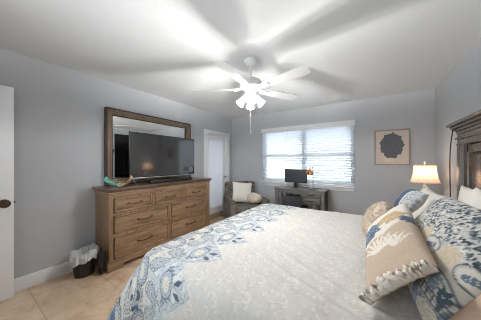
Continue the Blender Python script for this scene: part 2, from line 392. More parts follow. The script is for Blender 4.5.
SH_A = [YAW + PI, YAW - PI / 2, YAW, YAW + PI / 2]
for k, a in enumerate(SH_A):
    dx, dy = math.cos(a), math.sin(a)
    arm = MB().tube([(0.03 * dx, 0.03 * dy, -0.385), (0.05 * dx, 0.05 * dy, -0.386), (0.058 * dx, 0.058 * dy, -0.396)], 0.012, 10).build('lamp_arm', m_fan, fan)
    Ms = Matrix.Translation((0.05 * dx, 0.05 * dy, -0.392)) @ Matrix.Rotation(a, 4, 'Z') @ Matrix.Rotation(math.radians(-40), 4, 'Y')
    fl = lambda an, z: 1 + (0.05 * math.cos(6 * an) * max(0, (-z - 0.08) / 0.05))
    MB().lathe([(0.02, 0.0), (0.027, -0.012), (0.031, -0.035), (0.034, -0.07), (0.04, -0.1), (0.05, -0.122)], 30, Ms, cap=False, jit=fl).build('glass_shade', m_shade_glass, arm)
    bz = Ms @ Vector((0, 0, -0.06))
    MB().ball(bz, 0.02, 0.02, 0.027, 12).build('bulb', emit('bulb_glow', (1, 0.97, 0.93, 1), 5), arm)
    L = bpy.data.lights.new('fan_bulb_light', 'SPOT'); L.spot_size = math.radians(178); L.spot_blend = 0.2; L.energy = FAN_W; L.color = (1.0, 0.98, 0.955); L.shadow_soft_size = 0.028
    lo = bpy.data.objects.new('fan_bulb_light', L); COL.objects.link(lo); lo.parent = fan; lo.location = Ms @ Vector((0, 0, -0.118))
    L2 = bpy.data.lights.new('fan_bulb_glow', 'POINT'); L2.energy = FAN_W * 0.08; L2.color = (1.0, 0.975, 0.94); L2.shadow_soft_size = 0.02
    lo = bpy.data.objects.new('fan_bulb_glow', L2); COL.objects.link(lo); lo.parent = fan; lo.location = Ms @ Vector((0, 0, -0.1))
    L = bpy.data.lights.new('ceiling_fill_uplight', 'SPOT'); L.energy = UP_FILL_W * 4; L.color = (1.0, 0.985, 0.96); L.shadow_soft_size = 0.016; L.spot_size = math.radians(180); L.spot_blend = 0.55  # added upward fill between the shades; constant falloff evens the ceiling
    L.use_nodes = True; ln = L.node_tree; fo_ = ln.nodes.new('ShaderNodeLightFalloff'); fo_.inputs['Strength'].default_value = 1.0
    ln.links.new(fo_.outputs['Constant'], ln.nodes['Emission'].inputs['Strength'])
    lo = bpy.data.objects.new('ceiling_fill_uplight', L); COL.objects.link(lo); lo.parent = fan; lo.location = (0.036 * dx, 0.036 * dy, -0.485); lo.rotation_euler = (PI, 0, 0)
ch = MB()
ch.tube([(0.012, -0.02, -0.41), (0.012, -0.02, -0.78)], 0.0016, 6).ball((0.012, -0.02, -0.795), 0.006, 0.006, 0.016, 8)
ch.build('pull_chain', plain('chain_nickel', lin(150, 150, 150), 0.4, 0.3), fan)

# ------------------------------------------------------------------ dresser
DX0, DX1, Dy0, Dy1 = -2.985, -2.576, 1.03, 2.78
dr = empty('dresser', ((DX0 + DX1) / 2, (Dy0 + Dy1) / 2, 0), 0, 'brown oak seven drawer dresser with dark pulls along left wall', 'dresser')
R = lambda mb, n, mt: rel(mb.build(n, mt), dr)
R(MB().box(DX0, DX1 - 0.018, Dy0 + 0.012, Dy1 - 0.012, 0.1, 0.95, 0.003), 'body', m_dresser_v)
t = MB().box(DX0, DX1 + 0.035, Dy0 - 0.025, Dy1 + 0.025, 0.975, 1.0, 0.006).box(DX0, DX1 + 0.02, Dy0 - 0.012, Dy1 + 0.012, 0.952, 0.976, 0.009)
R(t, 'top', m_dresser_d)
b = MB().box(DX0, DX1 + 0.012, Dy0 - 0.01, Dy1 + 0.01, 0.05, 0.105, 0.008).box(DX0, DX1 + 0.002, Dy0 + 0.004, Dy1 - 0.004, 0.1, 0.125, 0.008)
for (x0, x1, y0, y1) in ((DX1 - 0.1, DX1 + 0.01, Dy0 - 0.008, Dy0 + 0.17), (DX1 - 0.1, DX1 + 0.01, Dy1 - 0.17, Dy1 + 0.008), (DX0, DX0 + 0.1, Dy0 - 0.008, Dy0 + 0.1), (DX0, DX0 + 0.1, Dy1 - 0.1, Dy1 + 0.008)):
    b.box(x0, x1, y0, y1, 0, 0.055, 0.006)
R(b, 'plinth', m_dresser)
f = MB()
for y0, y1 in ((Dy0 + 0.005, 1.085), (2.685, Dy1 - 0.005)): f.box(DX1 - 0.03, DX1 + 0.004, y0, y1, 0.12, 0.9, 0.004)
for z0, z1 in ((0.12, 0.132), (0.392, 0.44), (0.66, 0.69), (0.875, 0.9)): f.box(DX1 - 0.03, DX1 - 0.002, 1.08, 2.69, z0, z1, 0.003)
f.box(DX1 - 0.03, DX1 - 0.002, 1.87, 1.91, 0.12, 0.68, 0.003)
f.box(DX1 - 0.03, DX1 - 0.002, 1.592, 1.64, 0.68, 0.89, 0.003).box(DX1 - 0.03, DX1 - 0.002, 2.135, 2.175, 0.68, 0.89, 0.003)
R(f, 'face_frame', m_dresser_v)
R(MB().box(DX1 - 0.02, DX1 - 0.0165, 1.085, 2.685, 0.125, 0.9), 'gap_shade_sheet', m_hb_dark)  # dark sheet standing in for the shade in the gaps around drawers
def pull(y, z, L, parent):
    p = MB()
    x = DX1 + 0.006
    p.tube([(x - 0.004, y - L, z), (x + 0.02, y - L * 0.92, z - 0.002), (x + 0.026, y - L * 0.5, z - 0.006), (x + 0.027, y, z - 0.008), (x + 0.026, y + L * 0.5, z - 0.006), (x + 0.02, y + L * 0.92, z - 0.002), (x - 0.004, y + L, z)], 0.0065, 8)
    for sgn in (-1, 1): p.box(x - 0.004, x + 0.004, y + sgn * L - 0.014, y + sgn * L + 0.014, z - 0.012, z + 0.012, 0.004)
    return p.build('pull_handle', m_bronze, parent)
def drawer(y0, y1, z0, z1):
    y0 += 0.004; y1 -= 0.004; z0 += 0.004; z1 -= 0.003
    m = MB()
    m.box(DX1 - 0.03, DX1 - 0.012, y0 + 0.004, y1 - 0.004, z0 + 0.004, z1 - 0.004)      # recessed panel
    e = 0.022                                                                            # raised moulded rim
    for a in ((y0, y1, z0, z0 + e), (y0, y1, z1 - e, z1)): m.box(DX1 - 0.025, DX1 + 0.006, a[0], a[1], a[2], a[3], 0.006)
    for a in ((y0, y0 + e), (y1 - e, y1)): m.box(DX1 - 0.025, DX1 + 0.006, a[0], a[1], z0, z1, 0.006)
    m.box(DX1 - 0.02, DX1 - 0.008, y0 + e + 0.004, y1 - e - 0.004, z0 + e + 0.004, z1 - e - 0.004, 0.004)
    o = rel(m.build('drawer', m_dresser), dr)
    p = pull((y0 + y1) / 2, (z0 + z1) / 2 + 0.005, 0.085 if y1 - y0 < 0.6 else 0.095, None); p.parent = o
for a in ((1.095, 1.59, 0.692, 0.876), (1.642, 2.133, 0.692, 0.876), (2.177, 2.682, 0.692, 0.876), (1.095, 1.868, 0.442, 0.66), (1.912, 2.682, 0.442, 0.66), (1.095, 1.868, 0.134, 0.392), (1.912, 2.682, 0.134, 0.392)):
    drawer(*a)
for y0, y1 in ((Dy0 + 0.002, 1.61), (1.615, 2.155), (2.16, Dy1 - 0.002)):              # slim moulded drawers under the top
    m = MB().box(DX1 - 0.03, DX1 + 0.012, y0, y1, 0.925, 0.952, 0.009).box(DX1 - 0.03, DX1 + 0.004, y0, y1, 0.898, 0.926, 0.007)
    R(m, 'moulded_drawer', m_dresser)
R(MB().box(DX0, DX1 - 0.005, Dy0 + 0.002, Dy0 + 0.02, 0.9, 0.952, 0.008), 'side_moulding', m_dresser)

# mirror standing on the dresser against the wall
mr = empty('dresser_mirror', (-2.975, 1.886, 1.0), 0, 'large wide mirror with stepped brown wooden frame on the dresser', 'mirror')
MY0, MY1, MZ0, MZ1 = 1.14, 2.61, 1.001, 2.065
fm, fd = MB(), MB()
def frame(mb, w0, w1, x0, x1, bev):
    mb.box(x0, x1, MY0 + w0, MY1 - w0, MZ1 - w1, MZ1 - w0, bev); mb.box(x0, x1, MY0 + w0, MY1 - w0, MZ0 + w0, MZ0 + w1, bev)
    mb.box(x0, x1, MY0 + w0, MY0 + w1, MZ0 + w1, MZ1 - w1, bev); mb.box(x0, x1, MY1 - w1, MY1 - w0, MZ0 + w1, MZ1 - w1, bev)
frame(fd, 0.0, 0.022, XL + 0.003, XL + 0.075, 0.006); frame(fm, 0.02, 0.052, XL + 0.003, XL + 0.07, 0.012); frame(fm, 0.05, 0.085, XL + 0.003, XL + 0.05, 0.012); frame(fd, 0.083, 0.098, XL + 0.003, XL + 0.035, 0.004)
rel(fd.build('frame_edge', m_mframe_d), mr); rel(fm.build('frame', m_mframe), mr)
rel(MB().box(XL + 0.004, XL + 0.018, MY0 + 0.09, MY1 - 0.09, MZ0 + 0.09, MZ1 - 0.09).build('mirror_glass', m_mirror), mr)

# television
tv = empty('television', (-2.745, 1.945, 1.0), math.radians(-1.0), 'large flat black television on the dresser in front of mirror', 'television')
TW, TZ0, TZ1 = 0.588, 0.085, 0.748
MB().box(-0.055, -0.012, -TW + 0.12, TW - 0.12, TZ0 + 0.05, TZ1 - 0.2, 0.015).box(-0.014, 0.0, -TW, TW, TZ0, TZ1, 0.004).build('casing', m_black, tv)
MB().box(-0.002, 0.0015, -TW + 0.01, TW - 0.01, TZ0 + 0.022, TZ1 - 0.01).build('screen', m_screen, tv)
MB().box(-0.01, 0.004, -TW, TW, TZ0 - 0.002, TZ0 + 0.012, 0.002).build('chin', m_silver, tv)
for sy in (-1, 1):
    y = sy * 0.52
    MB().tube([(-0.01, y, TZ0 + 0.01), (0.0, y, 0.045), (0.09, y, 0.006)], 0.006, 8).tube([(0.0, y, 0.045), (-0.09, y, 0.006)], 0.006, 8).build('foot', m_silver, tv)
MB().lathe([(0.0, 0), (0.05, 0), (0.05, 0.001), (0, 0.001)], 24, Matrix.Translation((0.0016, 0.505, TZ0 + 0.1)) @ Matrix.Rotation(PI / 2, 4, 'Y')).build('round_sticker', plain('round_sticker_print', lin(112, 114, 118), 0.6, var=0.7, scale=60), tv)
# sound bar below the television
sb = MB().box(-2.72, -2.66, 1.62, 2.42, 1.003, 1.043, 0.01)
sbr = empty('sound_bar', (-2.69, 2.02, 1.0), 0, 'low black sound bar on the dresser below the television', 'speaker')
rel(sb.build('speaker_body', m_black), sbr)
rel(MB().box(-2.661, -2.6575, 1.64, 2.4, 1.01, 1.036, 0.002).build('grille', plain('speaker_grille', lin(34, 34, 36), 0.8, var=0.3, scale=220)), sbr)

# glass dish
def dish():
    n, mrows = 48, 9
    V, F, C = [], [], []
    for j in range(mrows + 1):
        r = j / mrows
        for i in range(n):
            a = 2 * PI * i / n
            wob = 1 + (0.14 * math.sin(3 * a + 0.6) + 0.09 * math.sin(5 * a + 2)) * r
            x = 0.075 * r * wob * math.cos(a); y = 0.165 * r * wob * math.sin(a)
            zz = 0.006 + 0.075 * r ** 2.2 + 0.05 * r ** 3 * math.sin(2 * a - 0.9) + 0.02 * r ** 3 * math.sin(5 * a)
            V.append((x, y, zz))
            k = 0.5 + 0.5 * math.sin(a) + 0.18 * math.sin(9 * r + 3 * a)      # along its length
            tq = np.array(lin(58, 172, 152)[:3]); og = np.array(lin(200, 126, 86)[:3]); cr = np.array(lin(214, 206, 186)[:3])
            st = 0.5 + 0.5 * math.sin(11 * a + 8 * r)
            col = tq * (1 - min(1, max(0, k * 1.5 - 0.4))) + og * min(1, max(0, k * 1.5 - 0.4))
            col = col * (1 - 0.35 * st) + cr * 0.35 * st
            C.append((*col, 1))
    for j in range(mrows):
        for i in range(n):
            a, b = j * n + i, j * n + (i + 1) % n
            F.append((a, b, b + n, a + n) if j else (a, b, b + n, a + n))
    me = bpy.data.meshes.new('glass_dish'); me.from_pydata(V, [], F)
    ca = me.color_attributes.new('Col', 'FLOAT_COLOR', 'POINT'); ca.data.foreach_set('color', np.array(C, dtype=np.float32).ravel())
    M = vcol('streaked_art_glass', 0.1, 0.0, 30, 0.0, 0.12); me.materials.append(M)
    M.node_tree.nodes['Principled BSDF'].inputs['Specular IOR Level'].default_value = 0.7
    return me
o = finish('glass_dish', dish(), None, (-2.665, 1.2, 1.0015), 60); o.rotation_euler = (0, 0, math.radians(8))
md = o.modifiers.new('thickness', 'SOLIDIFY'); md.thickness = 0.006; md.offset = 1
tag(o, 'wavy turquoise and orange glass dish at the near end of dresser', 'dish')

# ------------------------------------------------------------------ waste bin, dark lump
wb = empty('waste_bin', (-2.79, 0.865, 0), 0, 'small dark brown waste bin lined with white plastic beside dresser', 'bin')
MB().lathe([(0.0, 0.0), (0.088, 0.0), (0.094, 0.006), (0.118, 0.225), (0.122, 0.23), (0.116, 0.23), (0.09, 0.012), (0.0, 0.012)], 32).build('bin_body', m_bin, wb)
def liner():
    n = 72; rows = [(0.06, 0.10, 0), (0.108, 0.2, .2), (0.112, 0.262, .6), (0.126, 0.28, .8), (0.137, 0.262, 1.0), (0.139, 0.235, 1.1), (0.137, 0.205, 1.2), (0.139, 0.185, 1.3)]
    V, F = [], []
    for j, (r, z0, k) in enumerate(rows):
        for i in range(n):
            a = 2 * PI * i / n
            d = k * (0.006 * math.sin(13 * a) + 0.005 * math.sin(23 * a + 1) + 0.004 * math.sin(37 * a + j))
            zz = z0 + k * (0.012 * math.sin(3 * a + 1) + 0.008 * math.sin(7 * a)) - (0.03 * k * max(0, math.cos(a + 2.2)) if j > 3 else 0) + (0.025 * max(0, math.cos(a - 1.2)) if 1 <= j <= 3 else 0)
            V.append(((r + d) * math.cos(a), (r + d) * math.sin(a), zz))
    for j in range(len(rows) - 1):
        for i in range(n):
            a, b = j * n + i, j * n + (i + 1) % n; F.append((a, b, b + n, a + n))
    me = bpy.data.meshes.new('liner'); me.from_pydata(V, [], F); me.materials.append(m_bag); return me
finish('liner', liner(), wb, None, 60)
def lump(name, c, rx, ry, rz, amp, mat, seed=0, n=28, flat=True):
    bm = bmesh.new(); bmesh.ops.create_uvsphere(bm, u_segments=n, v_segments=n // 2, radius=1)
    from mathutils import noise
    for v in bm.verts:
        d = noise.noise(v.co * 2.2 + Vector((seed, 0, 0))) * amp + noise.noise(v.co * 5 + Vector((0, seed, 0))) * amp * 0.5
        v.co *= 1 + d; v.co = Vector((v.co.x * rx, v.co.y * ry, v.co.z * rz))
        if flat: v.co.z = max(v.co.z, -rz * 0.8)
    me = bpy.data.meshes.new(name); bm.to_mesh(me); bm.free(); me.materials.append(mat)
    return finish(name, me, None, c, 80)
o = lump('dark_lump', (-2.625, 0.972, 0.14), 0.06, 0.03, 0.16, 0.25, plain('near_black', lin(20, 20, 22), 0.6), 3)  # near-black lump set between the bin and the dresser
tag(o, 'black lump between waste bin and dresser', 'bag')

# ------------------------------------------------------------------ desk and the things on it
KX0, KX1, KY0, KY1, KZ = -1.60, -0.64, 3.62, 4.035, 0.80
dk = empty('desk', ((KX0 + KX1) / 2, (KY0 + KY1) / 2, 0), 0, 'grey wooden writing desk with drawers under the window', 'desk')
K = lambda mb, n, mt=m_desk: rel(mb.build(n, mt), dk)
K(MB().box(KX0, KX1, KY0, KY1, KZ - 0.028, KZ, 0.004), 'desktop')
K(MB().box(KX0 + 0.03, KX1 - 0.03, KY0 + 0.02, KY0 + 0.04, KZ - 0.09, KZ - 0.028, 0.003).box(KX0 + 0.03, KX1 - 0.03, KY1 - 0.04, KY1 - 0.02, KZ - 0.25, KZ - 0.028, 0.003), 'apron')
for x0, x1 in ((KX0 + 0.015, KX0 + 0.075), (KX0 + 0.19, KX0 + 0.235), (KX1 - 0.2, KX1 - 0.15), (KX1 - 0.075, KX1 - 0.015)):
    for y0 in (KY0 + 0.012, KY1 - 0.065): K(MB().box(x0, x1, y0, y0 + 0.05, 0, KZ - 0.028, 0.004), 'leg')
for z0, z1 in ((KZ - 0.135, KZ - 0.035), (KZ - 0.245, KZ - 0.145)):
    o = K(MB().box(KX1 - 0.42, KX1 - 0.08, KY0 + 0.002, KY1 - 0.06, z0, z1, 0.004), 'drawer')
    h = MB().box(KX1 - 0.32, KX1 - 0.18, KY0 - 0.016, KY0 - 0.008, (z0 + z1) / 2 - 0.006, (z0 + z1) / 2 + 0.006, 0.002).box(KX1 - 0.315, KX1 - 0.305, KY0 - 0.01, KY0 + 0.004, (z0 + z1) / 2 - 0.005, (z0 + z1) / 2 + 0.005).box(KX1 - 0.195, KX1 - 0.185, KY0 - 0.01, KY0 + 0.004, (z0 + z1) / 2 - 0.005, (z0 + z1) / 2 + 0.005).build('handle', m_dark_metal, o)
mo = empty('computer_monitor', (-1.235, 3.85, KZ), 0, 'black computer monitor standing on the grey desk', 'monitor')
MB().box(-0.225, 0.225, -0.012, 0.018, 0.105, 0.375, 0.006).build('casing', m_black, mo)
MB().box(-0.213, 0.213, -0.0135, -0.0115, 0.122, 0.364).build('screen', m_screen2, mo)
MB().box(-0.03, 0.03, 0.0, 0.03, 0.01, 0.16, 0.006).build('stand_neck', m_black, mo)
MB().lathe([(0.0, 0.0), (0.1, 0.0), (0.1, 0.006), (0.04, 0.014), (0.0, 0.016)], 28).build('stand_base', m_black, mo)
# small mosaic lamp
ml = empty('desk_lamp', (-0.87, 3.75, KZ), 0, 'small dark stemmed lamp with amber mosaic globe beside the monitor', 'lamp')
MB().lathe([(0.0, 0.0), (0.085, 0.0), (0.085, 0.008), (0.02, 0.018), (0.0, 0.02)], 28).build('base', m_dark_metal, ml)
MB().tube([(0, 0, 0.015), (0, 0, 0.38), (-0.012, 0, 0.42), (-0.035, 0, 0.44), (-0.055, 0, 0.42), (-0.058, 0, 0.38)], 0.006, 8).build('stem', m_dark_metal, ml)
M_ = Mat('amber_mosaic'); tc = M_.add('ShaderNodeTexCoord'); vo = M_.add('ShaderNodeTexVoronoi', i_Scale=32.0); M_.link(tc.outputs['Object'], vo.inputs[0])
M_.link(ramp(M_, vo.outputs['Color'], [(0.2, lin(70, 48, 34)), (0.45, lin(196, 128, 72)), (0.7, lin(226, 196, 160)), (0.85, lin(120, 70, 44))]), M_.b.inputs['Base Color']); M_.b.inputs['Roughness'].default_value = 0.2
MB().lathe([(0.02, 0.07), (0.045, 0.055), (0.068, 0.02), (0.07, -0.01), (0.055, -0.04), (0.05, -0.042), (0.064, -0.01), (0.06, 0.018), (0.03, 0.052), (0.018, 0.062)], 28, None, cap=False).build('globe_shade', M_.m, ml, (-0.058, 0, 0.315))
# dark desk chair pushed into the kneehole
kc = empty('desk_chair', (-1.18, 3.68, 0), 0, 'low dark grey chair pushed under the desk', 'chair')
def rbox(x0, x1, y0, y1, z0, z1, b): return MB().box(x0, x1, y0, y1, z0, z1, b, 4)
rbox(-0.2, 0.2, -0.2, 0.2, 0.4, 0.47, 0.025).build('seat', m_dark_fabric, kc)
rbox(-0.18, 0.18, -0.235, -0.2, 0.44, 0.69, 0.016).build('backrest', m_dark_fabric, kc)
for sx in (-1, 1):
    for sy in (-1, 1): MB().tube([(sx * 0.17, sy * 0.17, 0.405), (sx * 0.19, sy * 0.19, 0.0)], 0.012, 8).build('leg', m_dark_metal, kc)

# ------------------------------------------------------------------ armchair in the corner
AC = empty('armchair', (-2.17, 3.40, 0), math.radians(50), 'grey brown woven tweed armchair in the corner by the door', 'armchair')
# local: +y is the back, -y the front; rotated so that it faces the room
rbox(-0.29, 0.29, -0.36, 0.22, 0.26, 0.46, 0.05).build('seat_cushion', m_tweed, AC)
rbox(-0.36, 0.36, -0.34, 0.34, 0.12, 0.28, 0.03).build('seat_frame', m_tweed, AC)
def backrest():
    n, k = 22, 12; m = MB()
    Mx = Matrix.Translation((0, 0.24, 0.26)) @ Matrix.Rotation(math.radians(-9), 4, 'X')
    m.box(-0.35, 0.35, -0.06, 0.085, 0.0, 0.63, 0.055, 5, M=Mx)
    for i in range(9): pass
    return m
backrest().build('backrest', m_tweed, AC)
for sx in (-1, 1):
    a = MB(); a.box(sx * 0.34 - 0.055, sx * 0.34 + 0.055, -0.44, 0.3, 0.12, 0.6, 0.045, 5); a.build('armrest', m_tweed, AC)
    for y in (-0.28, 0.28): MB().lathe([(0.015, 0.0), (0.026, 0.13)], 14, Matrix.Translation((sx * 0.3, y, 0))).build('leg', m_dark_metal, AC)

# ------------------------------------------------------------------ pattern painting (numpy, in cloth metres)
def sm(e0, e1, x): t = np.clip((x - e0) / (e1 - e0), 0, 1); return t * t * (3 - 2 * t)
def L3(*c): return np.array(lin(*c)[:3])
def paint(C, m, col): C[:] = C * (1 - m[..., None]) + col * m[..., None]
def wobble(u, v, f, s):
    return (np.sin(f * (u * 1.0 + v * 0.37) + s) * np.cos(f * (0.73 * v - 0.41 * u) + 1.7 * s) + 0.6 * np.sin(f * 1.9 * (0.6 * u - 0.8 * v) + 2.3 * s) * np.cos(f * 1.7 * (0.5 * v + 0.9 * u) - s)
            + 0.35 * np.sin(f * 3.7 * (0.9 * u + 0.3 * v) + 0.7 * s + 2 * np.sin(f * v)))
NAVY, SLATE, STEEL, PALE, CREAM, TANC, WHITE = L3(54, 65, 80), L3(84, 93, 104), L3(116, 134, 150), L3(194, 201, 207), L3(226, 220, 206), L3(190, 176, 150), L3(230, 228, 222)
GROUND = L3(208, 210, 210)
def blob(u, v, cu, cv, ru, rv, ang=0.0):
    c, s = math.cos(ang), math.sin(ang); x = (u - cu) * c + (v - cv) * s; y = -(u - cu) * s + (v - cv) * c
    return np.hypot(x / ru, y / rv), np.arctan2(y / rv, x / ru)
def medallion(C, u, v, cu, cv, ru, rv, ang=0, outer=STEEL, inner=CREAM, px=0.0042):
    d, th = blob(u, v, cu, cv, ru, rv, ang); e = px / min(ru, rv)
    paint(C, 1 - sm(1.0 - e, 1.0 + e, d), PALE * 0.98)
    paint(C, np.exp(-((d - 1.0) / (1.1 * e)) ** 2), SLATE)
    sc = 0.86 + 0.05 * np.cos(14 * th)
    paint(C, np.exp(-((d - sc) / (1.1 * e)) ** 2) * 0.8, outer)
    paint(C, (np.cos(18 * th) > 0.2) * np.exp(-((d - 0.72) / (1.5 * e)) ** 2) * 0.8, SLATE)
    paint(C, 1 - sm(0.58 - e, 0.58 + e, d), inner)
    paint(C, np.exp(-((d - 0.58) / e) ** 2) * 0.7, outer)
    paint(C, (np.cos(8 * th) > 0.1) * np.exp(-((d - 0.33) / (1.8 * e)) ** 2) * 0.6, TANC)
    paint(C, (1 - sm(0.1, 0.16, d)) * 0.7, TANC)
def paisley(C, u, v, cu, cv, r, ang, fill=GROUND, line=SLATE, px=0.0042):
    c, s = math.cos(ang), math.sin(ang); x = ((u - cu) * c + (v - cv) * s) / r; y = (-(u - cu) * s + (v - cv) * c) / r
    y2 = y - 0.35 * np.maximum(0, x) ** 2; wd = np.clip(1 - 0.42 * (x + 1.0), 0.05, 1.2)
    d = np.hypot(np.clip(x, None, 0) * 1.0, y2 / wd) + np.maximum(0, x - 1.5) * 3
    e = px / r
    paint(C, 1 - sm(1 - e, 1 + e, d), fill)
    for q, cl in ((1.0, line), (0.76, line), (0.6, STEEL), (0.42, line)): paint(C, np.exp(-((d - q) / (1.0 * e)) ** 2) * 0.8, cl)
    th = np.arctan2(y2, x)
    paint(C, (np.cos(16 * th) > 0.3) * np.exp(-((d - 0.86) / (1.3 * e)) ** 2) * 0.9, NAVY)
    paint(C, (1 - sm(0.2, 0.3, d)) * 0.6, line)
def leaf(C, u, v, cu, cv, L, W, ang, col, a=1.0):
    c, s = math.cos(ang), math.sin(ang); x = ((u - cu) * c + (v - cv) * s) / L; y = (-(u - cu) * s + (v - cv) * c) / W
    m = (x > 0) & (x < 1) & (np.abs(y) < np.sin(np.clip(x, 0, 1) * PI) ** 0.8)
    paint(C, m * a, col)
def sprig(C, u, v, cu, cv, L, ang, col, n=4):
    c, s = math.cos(ang), math.sin(ang)
    for k in range(n):
        t = (k + 0.3) / n * L
        for sg in (-1, 1): leaf(C, u, v, cu + c * t, cv + s * t, L * 0.42, L * 0.1, ang + sg * 0.8, col)
    leaf(C, u, v, cu + c * L * 0.9, cv + s * L * 0.9, L * 0.4, L * 0.09, ang, col)
    x = (u - cu) * c + (v - cv) * s; y = -(u - cu) * s + (v - cv) * c
    paint(C, ((x > 0) & (x < L) & (np.abs(y) < 0.0022)) * 1.0, col)

# ------------------------------------------------------------------ bed
BED_Y0, BED_Y1, BED_T = 0.70, 2.67, 0.705
bed = empty('bed', (-0.25, 1.685, 0), 0, 'king bed with tall moulded grey brown wooden headboard', 'bed')
B = lambda mb, n, mt: rel(mb.build(n, mt), bed)
B(MB().box(-1.2, 0.72, BED_Y0 + 0.06, BED_Y1 - 0.06, 0.36, BED_T - 0.03, 0.05, 4), 'mattress', m_sham)
B(MB().box(-1.2, 0.72, BED_Y0 + 0.06, BED_Y1 - 0.06, 0.14, 0.36, 0.02), 'box_spring', m_linen)
for x in (-1.1, 0.6):
    for y in (BED_Y0 + 0.15, BED_Y1 - 0.15): B(MB().box(x - 0.03, x + 0.03, y - 0.03, y + 0.03, 0, 0.15, 0.004), 'leg', m_hb_v)
HY0, HY1 = 0.58, 2.80
hb = MB().box(0.765, 0.82, HY0 + 0.02, HY1 - 0.02, 0.0, 1.6, 0.004)
hbo = B(hb, 'headboard', m_hb)
def HB(mb, n, mt):
    return mb.build(n, mt, hbo)
cr = MB()
for (x, e, z0, z1, bv) in ((0.668, 0.05, 1.675, 1.705, 0.004), (0.685, 0.035, 1.65, 1.677, 0.012), (0.705, 0.018, 1.625, 1.652, 0.01), (0.722, 0.006, 1.60, 1.627, 0.006), (0.715, 0.012, 1.545, 1.565, 0.008), (0.732, 0.0, 1.5, 1.605, 0.003), (0.722, 0.006, 1.49, 1.505, 0.006)):
    cr.box(x, 0.825, HY0 - e, HY1 + e, z0, z1, bv, 3)
HB(cr, 'cornice', m_hb)
for y0, y1 in ((HY0, HY0 + 0.17), (HY1 - 0.17, HY1)):
    p = MB().box(0.728, 0.82, y0, y1, 0.0, 1.495, 0.005)
    p.box(0.722, 0.74, y0 + 0.025, y1 - 0.025, 0.75, 1.44, 0.008)
    HB(p, 'pilaster', m_hb_v)
for y in (HY0 + 0.17, HY1 - 0.21): HB(MB().box(0.752, 0.77, y, y + 0.04, 0.5, 1.48), 'groove', m_hb_dark)
pn = MB()
n_p = 3; py0, py1 = HY0 + 0.21, HY1 - 0.21; wp = (py1 - py0) / n_p
for k in range(n_p):
    a, b = py0 + k * wp, py0 + (k + 1) * wp
    pn.box(0.738, 0.77, a, a + 0.035, 0.5, 1.48, 0.004).box(0.738, 0.77, b - 0.035, b, 0.5, 1.48, 0.004).box(0.738, 0.77, a, b, 1.41, 1.48, 0.004)
    pn.box(0.748, 0.77, a + 0.055, b - 0.055, 0.5, 1.39, 0.012)
HB(pn, 'panel', m_hb)

